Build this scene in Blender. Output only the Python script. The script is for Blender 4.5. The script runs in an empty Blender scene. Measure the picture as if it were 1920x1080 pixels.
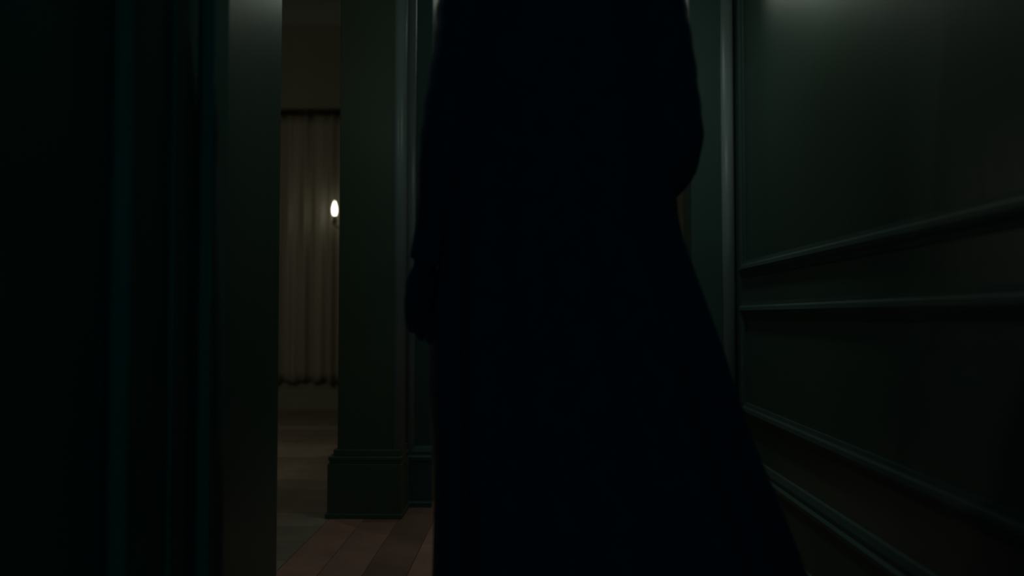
import bpy, bmesh, math, random
from mathutils import Vector, Matrix
random.seed(7)
S = bpy.context.scene
C = S.collection
PI = math.pi

# ------------------------------------------------------------------ camera
# corridor runs along +Y; focal length 1500 px on a 1920 px wide frame
cam_d = bpy.data.cameras.new('camera')
cam = bpy.data.objects.new('camera', cam_d)
C.objects.link(cam)
cam_d.sensor_width = 36.0
cam_d.lens = 36.0 * 1500.0 / 1920.0
cam_d.clip_start = 0.05
cam.location = (0, 0, 0.75)
cam.rotation_euler = (PI / 2 + math.atan(52 / 1500), 0, math.atan(40 / 1500))
cam_d.dof.use_dof = True
cam_d.dof.focus_distance = 2.45
cam_d.dof.aperture_fstop = 1.25
S.camera = cam

# ------------------------------------------------------------------ world
W = bpy.data.worlds.new('world'); S.world = W
W.use_nodes = True
bg = W.node_tree.nodes['Background']
bg.inputs[0].default_value = (0.08, 0.75, 0.90, 1)
bg.inputs[1].default_value = 0.185

# ------------------------------------------------------------------ exposure
S.view_settings.view_transform = 'Standard'
S.view_settings.look = 'None'
S.view_settings.gamma = 1.0
S.view_settings.use_curve_mapping = False
S.view_settings.exposure = 0.0


def light(name, kind, loc, energy, color, size=0.1, target=None, spot=None, blend=0.5):
    d = bpy.data.lights.new(name, kind)
    d.energy = energy; d.color = color
    if kind == 'AREA':
        d.shape = 'DISK'; d.size = size
    else:
        d.shadow_soft_size = size
    if kind == 'SPOT':
        d.spot_size = math.radians(spot); d.spot_blend = blend
    o = bpy.data.objects.new(name, d)
    C.objects.link(o)
    o.location = loc
    if target is not None:
        o.rotation_euler = (Vector(target) - Vector(loc)).to_track_quat('-Z', 'Y').to_euler()
    return o


COOL = (0.80, 1.0, 0.92)
WARM = (1.0, 0.93, 0.78)
# added fill spot above the corridor, out of view, lamp of the side room, lamp beyond the doorway
light('corridor_fill_spot', 'SPOT', (0.32, 2.76, 2.93), 19, COOL, 0.06, (0.32, 2.76, 0), 62, 1.0)
light('side_room_lamp', 'POINT', (-2.1, 4.2, 1.35), 5.2, WARM, 0.10)
light('inner_corridor_lamp', 'POINT', (0.06, 4.6, 2.74), 2.6, (0.92, 1.0, 0.88), 0.14)


# ------------------------------------------------------------------ materials
def mat(name, col, rough=0.5, var=0.15, scale=6.0, bump=0.0, bscale=60.0, spec=0.5, stretch=(1, 1, 1), metal=0.0, col2=None):
    m = bpy.data.materials.new(name); m.use_nodes = True
    nt = m.node_tree; n = nt.nodes; l = nt.links
    b = n['Principled BSDF']
    tc = n.new('ShaderNodeTexCoord')
    mp = n.new('ShaderNodeMapping'); mp.inputs['Scale'].default_value = stretch
    l.new(tc.outputs['Object'], mp.inputs[0])
    nz = n.new('ShaderNodeTexNoise'); nz.inputs['Scale'].default_value = scale
    nz.inputs['Detail'].default_value = 4
    l.new(mp.outputs[0], nz.inputs['Vector'])
    r = n.new('ShaderNodeValToRGB')
    c1 = [c * (1 - var) for c in col]
    c2 = [c * (1 + var) for c in (col2 or col)]
    r.color_ramp.elements[0].position = 0.3; r.color_ramp.elements[1].position = 0.7
    r.color_ramp.elements[0].color = (*c1, 1); r.color_ramp.elements[1].color = (*c2, 1)
    l.new(nz.outputs[0], r.inputs[0]); l.new(r.outputs[0], b.inputs['Base Color'])
    b.inputs['Roughness'].default_value = rough
    b.inputs['Metallic'].default_value = metal
    b.inputs['Specular IOR Level'].default_value = spec
    if bump:
        nb = n.new('ShaderNodeTexNoise'); nb.inputs['Scale'].default_value = bscale
        l.new(mp.outputs[0], nb.inputs['Vector'])
        bp = n.new('ShaderNodeBump'); bp.inputs['Strength'].default_value = bump
        bp.inputs['Distance'].default_value = 0.004
        l.new(nb.outputs[0], bp.inputs['Height']); l.new(bp.outputs[0], b.inputs['Normal'])
    return m


def plank_mat(name, col, rough):
    m = mat(name, col, rough, 0.22, 5.0, 0.25, 30, 0.5, (1, 1, 1))
    nt = m.node_tree; n = nt.nodes; l = nt.links
    b = n['Principled BSDF']
    oi = n.new('ShaderNodeObjectInfo')
    hs = n.new('ShaderNodeHueSaturation')
    mr = n.new('ShaderNodeMapRange'); mr.inputs['To Min'].default_value = 0.72; mr.inputs['To Max'].default_value = 1.3
    l.new(oi.outputs['Random'], mr.inputs[0]); l.new(mr.outputs[0], hs.inputs['Value'])
    src = b.inputs['Base Color'].links[0].from_socket
    l.new(src, hs.inputs['Color']); l.new(hs.outputs[0], b.inputs['Base Color'])
    return m


def emit(name, col, strength):
    m = bpy.data.materials.new(name); m.use_nodes = True
    nt = m.node_tree; n = nt.nodes
    n.clear()
    e = n.new('ShaderNodeEmission'); o = n.new('ShaderNodeOutputMaterial')
    e.inputs[0].default_value = (*col, 1); e.inputs[1].default_value = strength
    nt.links.new(e.outputs[0], o.inputs[0])
    return m


M = {}
M['green'] = mat('green_gloss_paint', (0.060, 0.105, 0.085), 0.33, 0.10, 3.0, 0.12, 25, 0.45, (1, 1, 0.3))
M['green_trim'] = mat('green_trim_paint', (0.050, 0.090, 0.076), 0.60, 0.08, 4.0, 0.05, 40, 0.28)
M['bead'] = mat('green_bead_lit', (0.25, 0.29, 0.28), 0.36, 0.06, 4.0, 0, 1, 0.5)  # paler than the trim: light caught by the beads is put into the colour
M['olive'] = mat('olive_green_paint', (0.085, 0.105, 0.062), 0.5, 0.08, 4.0, 0.05, 40, 0.35)
M['cream'] = mat('cream_plaster', (0.30, 0.29, 0.21), 0.7, 0.06, 3.0, 0.1, 60, 0.3)
M['ceil'] = mat('ceiling_paint', (0.30, 0.32, 0.27), 0.8, 0.05, 3.0)
M['curtain'] = mat('curtain_satin', (0.37, 0.345, 0.26), 0.42, 0.08, 4.0, 0.08, 90, 0.5, (1, 1, 0.15))
M['bronze'] = mat('dark_bronze', (0.035, 0.028, 0.02), 0.4, 0.2, 20, 0, 1, 0.5, metal=0.6)
M['oak'] = plank_mat('corridor_oak', (0.32, 0.165, 0.125), 0.45)
M['oak_side'] = plank_mat('side_room_oak', (0.30, 0.25, 0.195), 0.40)
M['sub'] = mat('floor_seam', (0.02, 0.015, 0.012), 0.8)
M['cloth'] = mat('black_wool_lifted', (0.006, 0.036, 0.060), 0.9, 0.12, 30, 0.2, 300, 0.12)  # bluish lift of the blacks is put into this colour
M['glove'] = mat('black_leather_lifted', (0.006, 0.030, 0.048), 0.8, 0.1, 30, 0.1, 200, 0.25)  # same bluish lift in the colour as the coat
M['skin'] = mat('skin', (0.42, 0.25, 0.18), 0.5, 0.05, 10)
M['hair'] = mat('dark_hair', (0.010, 0.008, 0.006), 0.5, 0.2, 40, 0.3, 120, 0.3, (1, 1, 0.2))
M['eye'] = mat('eye', (0.5, 0.48, 0.45), 0.2, 0.02)
M['door'] = mat('door_green', (0.05, 0.12, 0.095), 0.75, 0.10, 3.0, 0.08, 25, 0.2)
M['brass'] = mat('old_brass', (0.20, 0.14, 0.06), 0.35, 0.15, 20, metal=0.9)


# ------------------------------------------------------------------ mesh helpers
def obj(name, bm, m, parent=None, smooth=False):
    me = bpy.data.meshes.new(name)
    bmesh.ops.recalc_face_normals(bm, faces=bm.faces)
    bm.to_mesh(me); bm.free()
    if smooth:
        for p in me.polygons: p.use_smooth = True
    o = bpy.data.objects.new(name, me)
    C.objects.link(o)
    for mm in (m if isinstance(m, (list, tuple)) else [m]):
        me.materials.append(mm)
    if parent:
        o.parent = parent
        o.matrix_parent_inverse = Matrix.Translation(-Vector(parent.location)) if parent.type == 'EMPTY' else Matrix()
    return o


def box(bm, x0, x1, y0, y1, z0, z1, bev=0.0):
    r = bmesh.ops.create_cube(bm, size=1.0)
    vs = r['verts']
    for v in vs:
        v.co = Vector(((x0 + x1) / 2 + v.co.x * (x1 - x0), (y0 + y1) / 2 + v.co.y * (y1 - y0), (z0 + z1) / 2 + v.co.z * (z1 - z0)))
    if bev:
        es = list({e for v in vs for e in v.link_edges})
        bmesh.ops.bevel(bm, geom=es, offset=bev, segments=2, affect='EDGES', profile=0.6)


def boxo(name, dims, m, parent=None, bev=0.0):
    bm = bmesh.new(); box(bm, *dims, bev)
    return obj(name, bm, m, parent)


def struct(o, label=None):
    o['kind'] = 'structure'
    if label: o['label'] = label
    return o


def tag(o, label, cat, group=None):
    o['label'] = label; o['category'] = cat
    if group: o['group'] = group
    return o


def empty(name, loc, label, cat, group=None):
    o = bpy.data.objects.new(name, None); C.objects.link(o)
    o.location = loc; o.empty_display_size = 0.1
    return tag(o, label, cat, group)


def sweep(bm, p0, p1, prof, u, v, cut0=0.0, cut1=0.0):
    """extrude profile [(a,b)] (a along u = outwards, b along v) from p0 to p1; cuts mitre the ends by b"""
    p0 = Vector(p0); p1 = Vector(p1); u = Vector(u); v = Vector(v)
    d = (p1 - p0).normalized()
    A = [bm.verts.new(p0 + u * a + v * b + d * (cut0 * b)) for a, b in prof]
    B = [bm.verts.new(p1 + u * a + v * b + d * (cut1 * b)) for a, b in prof]
    n = len(prof)
    for i in range(n):
        j = (i + 1) % n
        bm.faces.new((A[i], A[j], B[j], B[i]))
    bm.faces.new(A); bm.faces.new(B[::-1])


def lathe(bm, prof, seg=20, origin=(0, 0, 0), axis='Z'):
    o = Vector(origin); rings = []
    for r, z in prof:
        ring = []
        for i in range(seg):
            a = 2 * PI * i / seg
            p = Vector((r * math.cos(a), r * math.sin(a), z))
            if axis == 'X': p = Vector((p.z, p.x, p.y))
            if axis == 'Y': p = Vector((p.x, p.z, p.y))
            ring.append(bm.verts.new(o + p))
        rings.append(ring)
    for a, b in zip(rings, rings[1:]):
        for i in range(seg):
            j = (i + 1) % seg
            bm.faces.new((a[i], a[j], b[j], b[i]))
    bm.faces.new(rings[0][::-1]); bm.faces.new(rings[-1])


def tube(bm, pts, rad, seg=12, closed=True):
    pts = [Vector(p) for p in pts]
    rings = []
    up = Vector((0.13, 0.97, 0.2)).normalized()
    for i, p in enumerate(pts):
        t = (pts[min(i + 1, len(pts) - 1)] - pts[max(i - 1, 0)]).normalized()
        a = t.cross(up)
        if a.length < 0.05: a = t.cross(Vector((1, 0, 0)))
        a.normalize(); b = t.cross(a).normalized()
        r = rad[i] if isinstance(rad, (list, tuple)) else rad
        rings.append([bm.verts.new(p + a * (r * math.cos(2 * PI * k / seg)) + b * (r * math.sin(2 * PI * k / seg))) for k in range(seg)])
    for A, B in zip(rings, rings[1:]):
        for k in range(seg):
            j = (k + 1) % seg
            bm.faces.new((A[k], A[j], B[j], B[k]))
    if closed:
        bm.faces.new(rings[0][::-1]); bm.faces.new(rings[-1])


def smooth_path(pts, n=8):
    """Catmull-Rom through tuples of any length"""
    out = []
    P = [pts[0]] + list(pts) + [pts[-1]]
    for i in range(1, len(P) - 2):
        for k in range(n):
            t = k / n
            out.append(tuple(0.5 * ((2 * b) + (c - a) * t + (2 * a - 5 * b + 4 * c - d) * t * t + (3 * b - a - 3 * c + d) * t ** 3)
                             for a, b, c, d in zip(P[i - 1], P[i], P[i + 1], P[i + 2])))
    out.append(tuple(pts[-1]))
    return out


# ------------------------------------------------------------------ setting: shell
XR = 0.80          # right wall face
XL = -0.66         # left wall face
XS = -0.755        # seam between corridor planks and side-room boards
YE = 3.20          # end wall face
CH = 3.0           # corridor ceiling
YB = 6.47          # far wall of side room

wr = struct(boxo('wall_right', (XR, XR + 0.14, -1.0, YE + 0.14, 0, CH), M['green']), 'dark green panelled corridor wall on the right')
bm = bmesh.new()
box(bm, XL - 0.14, XL, -1.0, 2.06, 0, CH)
wl = struct(obj('wall_left', bm, M['green']), 'dark green corridor wall on the left, ending in a square edge')

# end wall with open doorway, casing
bm = bmesh.new()
box(bm, -0.735, -0.405, YE, YE + 0.14, 0, CH)
box(bm, 0.625, XR, YE, YE + 0.14, 0, CH)
box(bm, -0.405, 0.625, YE, YE + 0.14, 2.25, CH)
we = struct(obj('wall_end', bm, M['green']), 'dark green end wall pierced by the doorway ahead of the person')
# header over the side opening
struct(boxo('wall_header', (XL - 0.14, XL, 2.06, YE + 0.14, 2.62, CH), M['green']), 'dark green wall above the opening to the side room')

# inner corridor beyond doorway
struct(boxo('wall_inner_right', (0.71, 0.85, YE + 0.14, YB, 0, CH), M['cream']), 'pale wall seen in a sliver beyond the doorway')
struct(boxo('wall_inner_left', (-0.735, -0.60, YE + 0.14, YB, 0, CH), M['cream']), 'wall between side room and inner corridor')
struct(boxo('wall_inner_end', (-0.735, 0.85, YB, YB + 0.1, 0, CH), M['cream']), 'pale wall closing the inner corridor')

# side room
struct(boxo('wall_back', (-3.7, -0.735, YB, YB + 0.1, 0, 3.4), M['cream']), 'cream far wall of the side room')
struct(boxo('wall_side_left', (-3.8, -3.7, 1.9, YB + 0.1, 0, 3.4), M['cream']), 'cream left wall of the side room')
struct(boxo('wall_side_near', (-3.7, XL - 0.14, 1.92, 2.06, 0, 3.4), M['cream']), 'cream near wall of the side room')
struct(boxo('wall_side_upper', (XL - 0.14, XL, 1.92, YB, CH, 3.4), M['cream']), 'upper wall of side room above the corridor ceiling')
bm = bmesh.new()
box(bm, -3.7, XL - 0.14, 2.06, YB, 3.4, 3.5)
struct(obj('ceiling_side_room', bm, M['ceil']), 'pale ceiling of the side room')
struct(boxo('ceiling', (XL - 0.14, XR + 0.14, -1.0, YB, CH, CH + 0.1), M['ceil']), 'dim pale corridor ceiling')

# cornice and baseboard on far wall
bm = bmesh.new()
prof = [(0, 0), (0.02, 0), (0.03, 0.03), (0.06, 0.08), (0.11, 0.14), (0.12, 0.2), (0, 0.2)]
sweep(bm, (-3.7, YB, 3.13), (-0.735, YB, 3.13), prof, (0, -1, 0), (0, 0, 1))
struct(obj('trim_1', bm, M['ceil']), 'pale cornice high on the far wall')
BASE = [(0, 0), (0.026, 0), (0.026, 0.018), (0.02, 0.022), (0.02, 0.178), (0.026, 0.184), (0.026, 0.196), (0.016, 0.202), (0.016, 0.216), (0.008, 0.232), (0.0, 0.236)]
bm = bmesh.new()
sweep(bm, (-3.7, YB, 0), (-0.735, YB, 0), [(a, b * 0.9) for a, b in BASE], (0, -1, 0), (0, 0, 1))
struct(obj('baseboard_back', bm, M['cream']), 'cream baseboard under the curtain in the side room')
# corridor baseboards
bm = bmesh.new()
sweep(bm, (XR, -1.0, 0), (XR, YE, 0), BASE, (-1, 0, 0), (0, 0, 1))
struct(obj('baseboard_right', bm, M['green_trim']), 'stepped dark green baseboard along the right wall')
bm = bmesh.new()
sweep(bm, (-0.505, YE - 0.028, 0), (-0.400, YE - 0.028, 0), BASE, (0, -1, 0), (0, 0, 1))
struct(obj('baseboard_end', bm, M['green_trim']), 'dark green plinth between pilaster and doorway')

# ------------------------------------------------------------------ floor planks
fl = struct(boxo('floor', (-3.8, XR + 0.1, -1.0, YB, -0.06, -0.018), M['sub']), 'wooden board floor of corridor and side room')


def plank_mesh(lx, ly):
    bm = bmesh.new()
    box(bm, -lx / 2, lx / 2, -ly / 2, ly / 2, -0.018, 0.0)
    top = [f for f in bm.faces if f.normal.z > 0.9]
    es = [e for f in top for e in f.edges]
    bmesh.ops.bevel(bm, geom=es, offset=0.0012, segments=1, affect='EDGES')
    me = bpy.data.meshes.new('plank'); bm.to_mesh(me); bm.free()
    return me


PW = 0.1296; PL = 1.5
me_c = plank_mesh(PW - 0.0012, PL - 0.0012); me_c.materials.append(M['oak'])
nC = 12
for i in range(nC):
    off = [0.0, 0.62, 1.1, 0.35][i % 4]
    y = -2.2 + off
    while y < YB:
        a, b = max(y, -1.0), min(y + PL, YB)
        if b - a > 0.05:
            o = bpy.data.objects.new('plank', me_c); C.objects.link(o); o.parent = fl
            o.location = (XS + PW * (i + 0.5), (a + b) / 2, 0); o.scale.y = (b - a) / PL
        y += PL
BW = 0.20; BL = 1.47
me_s = plank_mesh(BL - 0.0012, BW - 0.0012); me_s.materials.append(M['oak_side'])
j = 0; y = 2.06
while y < YB - 0.01:
    h = min(BW, YB - y)
    for k in range(2):
        o = bpy.data.objects.new('plank', me_s); C.objects.link(o); o.parent = fl
        o.location = (XS - BL * (k + 0.5), y + h / 2, 0); o.scale.y = h / BW
    y += BW; j += 1

# ------------------------------------------------------------------ right wall panel mouldings
PM = [(a * 0.75, b) for a, b in [(0, -0.03), (0.008, -0.03), (0.010, -0.018), (0.020, -0.012), (0.024, 0.0), (0.020, 0.012), (0.012, 0.018), (0.008, 0.03), (0, 0.03)]]


def panel_frame(name, wall_x, outx, y0, y1, z0, z1, label):
    e = bpy.data.objects.new(name, None); C.objects.link(e); e.location = (wall_x, (y0 + y1) / 2, z0)
    e['kind'] = 'structure'; e['label'] = label
    w = 0.03
    U = (outx, 0, 0)
    for (p0, p1, v) in [((wall_x, y0, z0), (wall_x, y1, z0), (0, 0, 1)), ((wall_x, y0, z1), (wall_x, y1, z1), (0, 0, -1)),
                        ((wall_x, y0, z0), (wall_x, y0, z1), (0, 1, 0)), ((wall_x, y1, z0), (wall_x, y1, z1), (0, -1, 0))]:
        bm = bmesh.new()
        sweep(bm, p0, p1, PM, U, v, 1.0, -1.0)
        obj('moulding', bm, M['green_trim'], e)
    return e


panel_frame('trim_2', XR, -1, 0.55, 3.06, 0.925, 2.62, 'tall upper panel moulding on the right wall')
panel_frame('trim_3', XR, -1, 0.55, 3.06, 0.395, 0.770, 'low dado panel moulding on the right wall')
panel_frame('trim_4', XR, -1, -0.9, 0.40, 0.925, 2.62, 'upper panel moulding of the right wall beside the camera')
panel_frame('trim_5', XR, -1, -0.9, 0.40, 0.395, 0.770, 'dado panel moulding of the right wall beside the camera')


# ------------------------------------------------------------------ doorway casing
def casing(name, x0, x1, flip, label):
    """flat casing board with outer bead and inner bead, on end wall"""
    e = bpy.data.objects.new(name, None); C.objects.link(e); e.location = ((x0 + x1) / 2, YE, 0)
    e['kind'] = 'structure'; e['label'] = label
    z0, z1 = 0.0, 2.37
    boxo('casing_board', (x0, x1, YE - 0.028, YE, z0, z1), M['green_trim'], e, 0.003)
    for x, r in ((x1 - 0.026 if flip else x0 + 0.026, 0.026),):
        bm = bmesh.new()
        prof = [(0.028 + r * 0.6 * math.sin(PI * k / 8), r * math.cos(PI * k / 8)) for k in range(9)]
        sweep(bm, (x, YE, z0), (x, YE, z1), prof, (0, -1, 0), (1, 0, 0))
        obj('bead', bm, M['bead'], e, True)
    return e


casing('trim_6', 0.625, 0.795, True, 'green door casing with a rounded bead beside the right wall')
casing('trim_7', -0.52, -0.405, False, 'teal green door casing between pilaster and person')
bm = bmesh.new(); box(bm, -0.404, 0.624, YE - 0.028, YE, 2.25, 2.37, 0.003)
struct(obj('trim_8', bm, M['green_trim']), 'green head casing over the doorway')

# ------------------------------------------------------------------ pilaster
pe = bpy.data.objects.new('trim_9', None); C.objects.link(pe); pe.location = (-0.62, 3.1, 0)
pe['kind'] = 'structure'; pe['label'] = 'olive pilaster with tall stepped base beside the open side room'
boxo('shaft', (-0.735, -0.520, 3.0, YE, 0, 2.62), M['olive'], pe, 0.004)
bm = bmesh.new()
prof = [(0.034 * math.cos(2 * PI * k / 16), 0.030 * math.sin(2 * PI * k / 16)) for k in range(16)]
sweep(bm, (-0.512, 3.03, 0.20), (-0.512, 3.03, 2.62), prof, (0, -1, 0), (1, 0, 0))
obj('bead', bm, M['bead'], pe, True)
for nm, (g, z0, z1) in {'base_block': (0.030, 0, 0.20), 'base_fillet': (0.024, 0.20, 0.213), 'base_cap': (0.028, 0.213, 0.226), 'base_cove': (0.012, 0.226, 0.25), 'base_shoe': (0.037, 0, 0.018)}.items():
    boxo(nm, (-0.735 - g, -0.500 + g * 0.4, 3.0 - g, YE, z0, z1), M['olive'], pe, 0.003)

# ------------------------------------------------------------------ left wall: closed door with deep casing
d1 = bpy.data.objects.new('door_1', None); C.objects.link(d1); d1.location = (XL, 0.8, 0)
d1['kind'] = 'structure'; d1['label'] = 'dark green closed door in the left wall beside the camera'
boxo('door_leaf', (XL - 0.005, XL + 0.012, 0.30, 1.20, 0.01, 2.08), M['door'], d1, 0.003)
bm = bmesh.new()
lathe(bm, [(0.026, 0.012), (0.026, 0.018), (0.010, 0.022), (0.010, 0.04), (0.022, 0.05), (0.027, 0.062), (0.022, 0.074), (0.008, 0.08)], 20, (XL, 0.37, 1.0), 'X')
obj('door_knob', bm, M['brass'], d1, True)
tc_ = bpy.data.objects.new('trim_10', None); C.objects.link(tc_); tc_.location = (XL, 1.4, 0)
tc_['kind'] = 'structure'; tc_['label'] = 'deep fluted dark green door casing on the left wall'
boxo('casing_board', (XL, XL + 0.030, 1.22, 1.56, 0, 2.30), M['door'], tc_, 0.003)
boxo('back_band', (XL + 0.030, XL + 0.056, 1.485, 1.56, 0, 2.30), M['door'], tc_, 0.005)
boxo('reed', (XL + 0.030, XL + 0.038, 1.365, 1.43, 0, 2.30), M['door'], tc_, 0.005)
boxo('inner_band', (XL + 0.030, XL + 0.036, 1.22, 1.30, 0, 2.30), M['door'], tc_, 0.0025)
boxo('head_board', (XL, XL + 0.045, 0.10, 1.56, 2.10, 2.30), M['door'], tc_, 0.004)
boxo('casing_board', (XL, XL + 0.030, 0.10, 0.29, 0, 2.30), M['door'], tc_, 0.003)

# ------------------------------------------------------------------ curtain in the side room
CT = 2.375; CB = 0.222; CY = 6.40


def curtain(x0, x1, label):
    e = empty('curtain', ((x0 + x1) / 2, CY, CB), label, 'curtain', 'curtains along the far wall')
    bm = bmesh.new()
    nu, nv = int((x1 - x0) * 110), 26
    rows = []
    ph = [random.uniform(0, 6.28) for _ in range(6)]
    for j in range(nv + 1):
        t = j / nv
        row = []
        for i in range(nu + 1):
            u = i / nu; x = x0 + (x1 - x0) * u
            g = 0.55 + 0.45 * (1 - t)
            y = CY + g * (0.026 * math.sin(2 * PI * x / 0.112 + ph[0] + 0.5 * math.sin(5 * x + ph[1])) + 0.014 * math.sin(2 * PI * x / 0.071 + ph[2] + 0.6 * (1 - t)) + 0.012 * math.sin(2 * PI * x / 0.31 + ph[3]))
            z = CB + (CT - CB) * t
            if j == 0: z += 0.012 * math.sin(2 * PI * x / 0.15 + ph[4])
            row.append(bm.verts.new((x, y, z)))
        rows.append(row)
    for a, b in zip(rows, rows[1:]):
        for i in range(nu):
            bm.faces.new((a[i], a[i + 1], b[i + 1], b[i]))
    o = obj('fabric', bm, M['curtain'], e, True)
    sm = o.modifiers.new('thick', 'SOLIDIFY'); sm.thickness = 0.003
    n = max(3, int((x1 - x0) / 0.16))
    for i in range(n + 1):
        x = x0 + 0.02 + (x1 - x0 - 0.04) * i / n
        bm = bmesh.new()
        pts = [(x, CY + 0.024 * math.cos(2 * PI * k / 14), CT + 0.022 + 0.024 * math.sin(2 * PI * k / 14)) for k in range(15)]
        tube(bm, pts, 0.003, 6, False)
        obj('ring', bm, M['bronze'], e, True)
    return e


curtain(-2.32, -1.46, 'beige pleated satin curtain lit by the candle bulb in the side room')
cr = empty('curtain_rod', (-1.9, CY, CT), 'dark bronze rod carrying the beige pleated curtain', 'curtain rod')
bm = bmesh.new(); tube(bm, [(-2.45, CY, CT + 0.025), (-1.3, CY, CT + 0.025)], 0.014, 14)
obj('rod', bm, M['bronze'], cr, True)
for x, s in ((-2.45, -1), (-1.3, 1)):
    bm = bmesh.new(); lathe(bm, [(0.012, 0), (0.022, 0.01 * s), (0.026, 0.03 * s), (0.018, 0.05 * s), (0.004, 0.062 * s)], 16, (x, CY, CT + 0.025), 'X')
    obj('finial', bm, M['bronze'], cr, True)
    bm = bmesh.new(); xb = x - 0.05 * s
    box(bm, xb - 0.008, xb + 0.008, CY, YB, CT + 0.017, CT + 0.033)
    box(bm, xb - 0.02, xb + 0.02, YB - 0.008, YB, CT - 0.03, CT + 0.08)
    obj('bracket', bm, M['bronze'], cr)

# ------------------------------------------------------------------ candle sconces
BULB = [(0.009, -0.052), (0.013, -0.046), (0.0165, -0.030), (0.018, -0.014), (0.0175, 0.002), (0.015, 0.018), (0.0105, 0.034), (0.006, 0.046), (0.002, 0.056)]


def sconce(wall, bulb, nrm, m_bulb, label, scale=1.0, s_=1):
    """wall = plate centre on the wall, bulb = centre of the bulb, nrm = wall normal"""
    wall = Vector(wall); bulb = Vector(bulb); nrm = Vector(nrm)
    e = empty('wall_sconce', wall, label, 'wall lamp', 'candle wall sconces')
    ax = 'X' if abs(nrm.x) > 0.5 else 'Y'
    s = 1 if (nrm.x + nrm.y) > 0 else -1
    bm = bmesh.new(); lathe(bm, [(0.045, 0), (0.045, 0.006 * s), (0.034, 0.012 * s), (0.012, 0.018 * s)], 24, wall, ax)
    obj('backplate', bm, M['bronze'], e, True)
    cup = bulb - Vector((0, 0, 0.052 * scale + 0.055)) * s_
    bm = bmesh.new()
    mid = wall + nrm * 0.04 - Vector((0, 0, 0.05)) * s_
    path = smooth_path([tuple(wall + nrm * 0.012), tuple(mid), tuple((mid + cup) / 2 - Vector((0, 0, 0.045)) * s_), tuple(cup - Vector((0, 0, 0.02)) * s_), tuple(cup)], 6)
    tube(bm, path, 0.006, 10)
    obj('arm', bm, M['bronze'], e, True)
    bm = bmesh.new(); lathe(bm, [(r, z * s_) for r, z in ((0.006, -0.006), (0.022, 0.0), (0.026, 0.008), (0.012, 0.010), (0.0105, 0.014), (0.0105, 0.056))], 20, cup)
    obj('candle_cup', bm, M['bronze'], e, True)
    bm = bmesh.new(); lathe(bm, [(r * scale, z * scale * s_) for r, z in BULB], 20, bulb)
    b = obj('bulb', bm, m_bulb, e, True); b['label'] = 'glowing flame shaped bulb'
    return e


M['bulb_far'] = emit('bulb_far', (1.0, 0.93, 0.76), 5.0)
M['fill_bulb_right'] = emit('fill_bulb_right', (0.90, 1.0, 0.84), 74)
M['fill_bulb_left'] = emit('fill_bulb_left', (0.86, 1.0, 0.90), 26)
# far one: only its bulb peeks out beside the pilaster
sconce((-1.30, YB, 1.45), (-1.560, 6.22, 1.591), (0, -1, 0), M['bulb_far'], 'candle bulb glowing beside the olive pilaster in the side room', 1.05)
sconce((XR, 2.12, 2.00), (XR - 0.20, 2.12, 1.88), (-1, 0, 0), M['fill_bulb_right'], 'added candle sconce, unseen above the upper panel of the right wall', 1.0, -1)  # invented sconce above the view, added to light wall and casing
sconce((XL, 1.94, 1.86), (XL + 0.050, 1.99, 1.705), (1, 0, 0), M['fill_bulb_left'], 'added candle sconce, unseen high at the end of the left wall', 1.0, -1)  # invented sconce above the view, brightens the end of the left wall

# invented shade around the added corridor spot, above the view
cl = empty('fill_spot_shade', (0.32, 2.76, 2.93), 'added round shade of the unseen fill spot above the doorway approach', 'ceiling lamp')
bm = bmesh.new()
seg = 28; rings = []
for r, z in ((0.05, 3.0), (0.125, 2.985), (0.14, 2.92), (0.135, 2.92), (0.118, 2.978), (0.05, 2.985)):
    rings.append([bm.verts.new((0.32 + r * math.cos(2 * PI * k / seg), 2.76 + r * math.sin(2 * PI * k / seg), z)) for k in range(seg)])
for a, b in zip(rings, rings[1:]):
    for k in range(seg):
        bm.faces.new((a[k], a[(k + 1) % seg], b[(k + 1) % seg], b[k]))
obj('shade', bm, M['bronze'], cl, True)

# ------------------------------------------------------------------ person seen from behind
PX, PY = 0.055, 1.67
per = empty('person', (PX, PY, 0), 'person in a long black flared coat walking away, right elbow bent', 'person')


def remeshed(name, parts_bm, voxel, mats, smooth_iter=4):
    me = bpy.data.meshes.new(name + '_src'); parts_bm.to_mesh(me); parts_bm.free()
    o = bpy.data.objects.new(name + '_src', me); C.objects.link(o)
    r = o.modifiers.new('r', 'REMESH'); r.mode = 'VOXEL'; r.voxel_size = voxel
    s = o.modifiers.new('s', 'SMOOTH'); s.iterations = smooth_iter; s.factor = 0.5
    dg = bpy.context.evaluated_depsgraph_get(); dg.update()
    out = bpy.data.meshes.new_from_object(o.evaluated_get(dg)); out.name = name
    bpy.data.objects.remove(o); bpy.data.meshes.remove(me)
    for p in out.polygons: p.use_smooth = True
    out.materials.clear()
    for m in mats: out.materials.append(m)
    q = bpy.data.objects.new(name, out); C.objects.link(q)
    q.parent = per; q.matrix_parent_inverse = Matrix.Translation((-PX, -PY, 0))
    return q


def ell(bm, c, r, rot=None, seg=20):
    res = bmesh.ops.create_uvsphere(bm, u_segments=seg, v_segments=seg // 2, radius=1.0)
    for v in res['verts']:
        p = Vector((v.co.x * r[0], v.co.y * r[1], v.co.z * r[2]))
        if rot: p = rot @ p
        v.co = Vector(c) + p


def limb(bm, pts, n=6, seg=14):
    """pts: (x,y,z,r)"""
    P = smooth_path(pts, n)
    tube(bm, [p[:3] for p in P], [max(p[3], 0.003) for p in P], seg)
    ell(bm, P[0][:3], (P[0][3],) * 3, None, 12); ell(bm, P[-1][:3], (P[-1][3],) * 3, None, 12)


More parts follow.
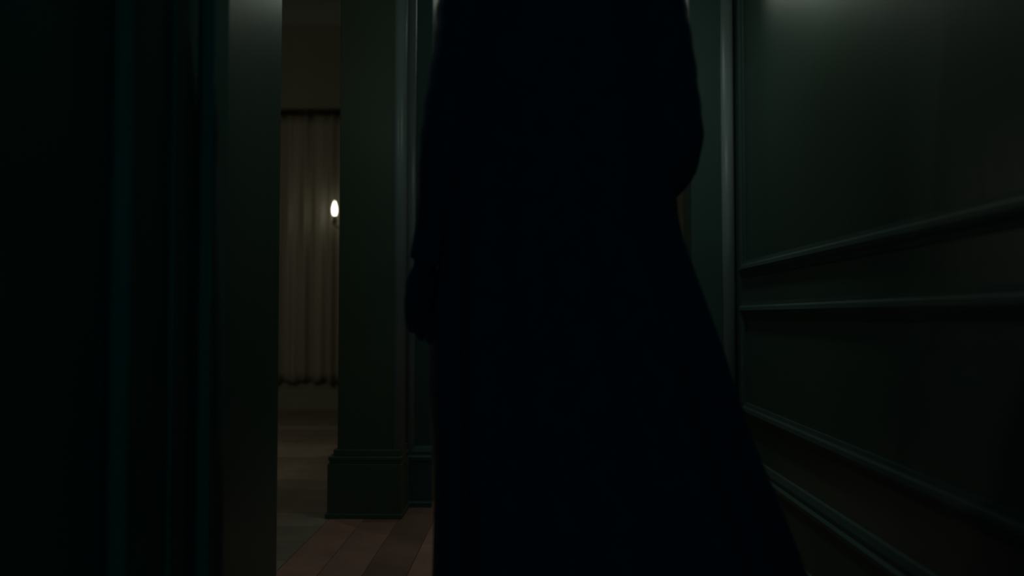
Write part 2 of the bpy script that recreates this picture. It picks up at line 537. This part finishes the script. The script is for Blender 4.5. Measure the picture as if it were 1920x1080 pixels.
def hand(bm, wrist, fdir, palm_n, thumb_side, curl=0.5):
    """fdir: finger direction, palm_n: direction the palm faces, thumb_side: towards the thumb"""
    w = Vector(wrist); f = Vector(fdir).normalized(); t = Vector(thumb_side)
    t = (t - f * t.dot(f)).normalized(); n = Vector(palm_n); n = (n - f * n.dot(f) - t * n.dot(t)).normalized()
    R = Matrix((t, n, f)).transposed()
    ell(bm, w + f * 0.045, (0.040, 0.017, 0.056), R)
    ell(bm, w + f * 0.075, (0.041, 0.014, 0.028), R)
    for k, (off, L) in enumerate(((0.030, 0.074), (0.010, 0.084), (-0.010, 0.077), (-0.029, 0.060))):
        p = w + f * 0.088 + t * off
        a = 0.25 * curl; pts = []
        q = p - f * 0.02
        pts.append((*q, 0.0095)); pts.append((*p, 0.0095))
        for seg_l in (0.45, 0.32, 0.23):
            a += curl * 0.55
            dvec = f * math.cos(a) + n * math.sin(a) + t * (off * 0.8)
            p = p + dvec.normalized() * (L * seg_l)
            pts.append((*p, 0.0085 if seg_l > 0.3 else 0.0070))
        limb(bm, pts, 3, 10)
    p = w + f * 0.025 + t * 0.030
    pts = [(*p, 0.014)]
    for d_, L, r in ((f * 0.7 + t * 0.65 + n * 0.3, 0.034, 0.0125), (f * 0.9 + t * 0.3 + n * 0.3, 0.030, 0.0105), (f * 0.95 + t * 0.1 + n * 0.35, 0.024, 0.008)):
        p = p + d_.normalized() * L
        pts.append((*p, r))
    limb(bm, pts, 3, 10)


L_SH, L_EL, L_WR = (-0.125, PY, 1.445), (-0.182, PY - 0.02, 1.11), (-0.228, PY + 0.01, 0.858)
R_SH, R_EL, R_WR = (0.240, PY, 1.445), (0.288, PY - 0.04, 1.115), (0.165, PY + 0.19, 1.06)

bm = bmesh.new()
# trunk
for z, rx, ry, cx in ((0.92, 0.165, 0.115, PX), (1.02, 0.145, 0.105, PX), (1.12, 0.130, 0.100, PX), (1.24, 0.145, 0.108, PX), (1.34, 0.160, 0.105, PX), (1.43, 0.135, 0.080, PX)):
    ell(bm, (cx, PY, z), (rx, ry, 0.10))
limb(bm, [(PX, PY, 1.40, 0.07), (PX, PY + 0.005, 1.48, 0.056), (PX, PY + 0.018, 1.56, 0.052)])
# arms
limb(bm, [(L_SH[0] + 0.03, PY, 1.44, 0.058), (*L_SH, 0.055), (-0.155, PY - 0.01, 1.28, 0.048), (*L_EL, 0.038), (-0.205, PY, 1.0, 0.036), (*L_WR, 0.026)])
limb(bm, [(R_SH[0] - 0.03, PY, 1.44, 0.058), (*R_SH, 0.055), (0.268, PY - 0.02, 1.28, 0.048), (*R_EL, 0.038), (0.235, PY + 0.07, 1.075, 0.036), (*R_WR, 0.026)])
hand(bm, L_WR, (-0.12, 0.05, -1), (0.62, -0.78, 0), (0.78, 0.62, 0), 0.42)
hand(bm, R_WR, (-0.85, 0.25, 0.05), (0, -1, -0.1), (0, 0, 1), 0.55)
# legs, mid-stride
limb(bm, [(PX - 0.09, PY, 0.93, 0.095), (PX - 0.095, PY + 0.08, 0.70, 0.075), (PX - 0.095, PY + 0.14, 0.49, 0.055), (PX - 0.095, PY + 0.12, 0.33, 0.052), (PX - 0.09, PY + 0.13, 0.09, 0.035)])
limb(bm, [(PX + 0.09, PY, 0.93, 0.095), (PX + 0.10, PY - 0.03, 0.70, 0.075), (PX + 0.10, PY - 0.04, 0.49, 0.055), (PX + 0.10, PY - 0.10, 0.33, 0.052), (PX + 0.10, PY - 0.16, 0.10, 0.035)])
limb(bm, [(PX - 0.09, PY + 0.10, 0.045, 0.036), (PX - 0.095, PY + 0.20, 0.045, 0.038), (PX - 0.10, PY + 0.30, 0.032, 0.028)])
limb(bm, [(PX + 0.10, PY - 0.19, 0.055, 0.036), (PX + 0.105, PY - 0.09, 0.045, 0.038), (PX + 0.11, PY + 0.0, 0.032, 0.028)])
# head
HZ = 1.655; HY = PY + 0.03
ell(bm, (PX, HY, HZ + 0.02), (0.074, 0.092, 0.098), None, 28)
ell(bm, (PX, HY + 0.025, HZ - 0.04), (0.058, 0.066, 0.075), None, 24)
ell(bm, (PX, HY + 0.062, HZ - 0.085), (0.024, 0.024, 0.020))
limb(bm, [(PX, HY + 0.086, HZ + 0.015, 0.008), (PX, HY + 0.100, HZ - 0.015, 0.010), (PX, HY + 0.104, HZ - 0.03, 0.012)])
ell(bm, (PX, HY + 0.088, HZ - 0.055), (0.022, 0.009, 0.006)); ell(bm, (PX, HY + 0.086, HZ - 0.066), (0.019, 0.009, 0.006))
for s in (-1, 1):
    ell(bm, (PX + s * 0.076, HY - 0.005, HZ - 0.005), (0.009, 0.018, 0.030))
    ell(bm, (PX + s * 0.030, HY + 0.082, HZ + 0.028), (0.022, 0.010, 0.006))
body = remeshed('body', bm, 0.005, [M['skin'], M['glove']], 3)
for p in body.data.polygons:
    c = p.center
    p.material_index = 0 if c.z > 1.46 else 1
for s in (-1, 1):
    bm = bmesh.new(); ell(bm, (PX + s * 0.030, HY + 0.083, HZ + 0.006), (0.011, 0.008, 0.008), None, 16)
    obj('eye', bm, M['eye'], per, True)
bm = bmesh.new()
ell(bm, (PX, HY - 0.012, HZ + 0.035), (0.084, 0.095, 0.098), None, 28)
ell(bm, (PX, HY - 0.045, HZ - 0.03), (0.074, 0.058, 0.085), None, 24)
ell(bm, (PX, HY - 0.112, HZ - 0.01), (0.048, 0.045, 0.050), None, 24)
remeshed('hair', bm, 0.006, [M['hair']], 3)

# coat: lofted bodice and flared skirt with soft folds (z, x left, x right, half depth, y centre, fold amplitude)
COAT = [(1.520, -0.010, 0.120, 0.062, PY + 0.005, 0.0), (1.490, -0.030, 0.140, 0.068, PY, 0.0), (1.462, -0.105, 0.215, 0.090, PY, 0.0), (1.40, -0.130, 0.240, 0.118, PY, 0.002),
        (1.25, -0.150, 0.268, 0.135, PY, 0.003), (1.10, -0.172, 0.285, 0.135, PY, 0.003), (1.00, -0.186, 0.296, 0.145, PY, 0.006), (0.93, -0.190, 0.304, 0.165, PY, 0.010),
        (0.841, -0.200, 0.332, 0.185, PY, 0.014), (0.697, -0.212, 0.380, 0.220, PY, 0.018), (0.60, -0.213, 0.408, 0.240, PY, 0.020), (0.50, -0.204, 0.440, 0.260, PY, 0.022),
        (0.374, -0.203, 0.489, 0.285, PY, 0.025), (0.208, -0.207, 0.548, 0.315, PY, 0.028), (0.02, -0.215, 0.605, 0.345, PY, 0.030)]
P = smooth_path(COAT, 5)
bm = bmesh.new(); SEG = 120; rings = []
for z, xl, xr, dp, yc, am in P:
    ring = []
    cx, hw = (xl + xr) / 2, (xr - xl) / 2
    for k in range(SEG):
        a = 2 * PI * k / SEG
        ca, sa = math.cos(a), math.sin(a)
        fold = am * (0.6 * math.sin(11 * a + 0.7) + 0.4 * math.sin(17 * a + 2.1)) * (1 - ca ** 8)
        ee = 0.86
        x = cx + math.copysign(abs(ca) ** ee, ca) * (hw + fold)
        y = yc + math.copysign(abs(sa) ** ee, sa) * (dp + fold)
        ring.append(bm.verts.new((x, y, z)))
    rings.append(ring)
for a, b in zip(rings, rings[1:]):
    for k in range(SEG):
        bm.faces.new((a[k], a[(k + 1) % SEG], b[(k + 1) % SEG], b[k]))
coat = obj('coat', bm, M['cloth'], per, True)
sm = coat.modifiers.new('thick', 'SOLIDIFY'); sm.thickness = 0.005; sm.offset = -1
# collar, belt, back vent seam
bm = bmesh.new(); tube(bm, [(PX + 0.068 * math.cos(2 * PI * k / 30), PY + 0.004 + 0.065 * math.sin(2 * PI * k / 30), 1.523) for k in range(31)], 0.014, 10, False)
obj('collar', bm, M['cloth'], per, True)
# sleeves
for path in ([(-0.070, PY, 1.432, 0.050), (-0.130, PY, 1.405, 0.066), (-0.143, PY - 0.005, 1.33, 0.064), (-0.163, PY - 0.012, 1.21, 0.062), (-0.178, PY - 0.02, 1.10, 0.058), (-0.194, PY - 0.01, 0.98, 0.048), (-0.222, PY + 0.005, 0.868, 0.036)],
             [(0.185, PY, 1.432, 0.050), (0.244, PY, 1.405, 0.067), (0.262, PY - 0.01, 1.33, 0.068), (0.276, PY - 0.02, 1.21, 0.066), (0.283, PY - 0.035, 1.105, 0.063), (0.264, PY + 0.02, 1.045, 0.060), (0.215, PY + 0.11, 1.06, 0.046), (0.172, PY + 0.175, 1.058, 0.040)]):
    bm = bmesh.new()
    Q = smooth_path(path, 6)
    tube(bm, [p[:3] for p in Q], [p[3] * (1 + 0.02 * math.sin(i * 1.7)) for i, p in enumerate(Q)], 22)
    obj('sleeve', bm, M['cloth'], per, True)
    bm = bmesh.new()
    d_ = (Vector(Q[-1][:3]) - Vector(Q[-3][:3])).normalized(); e_ = Vector(Q[-1][:3])
    tube(bm, [e_ - d_ * 0.05, e_ - d_ * 0.045, e_ + d_ * 0.0, e_ + d_ * 0.004], [0.036, 0.041, 0.039, 0.036], 22)
    obj('cuff', bm, M['cloth'], per, True)
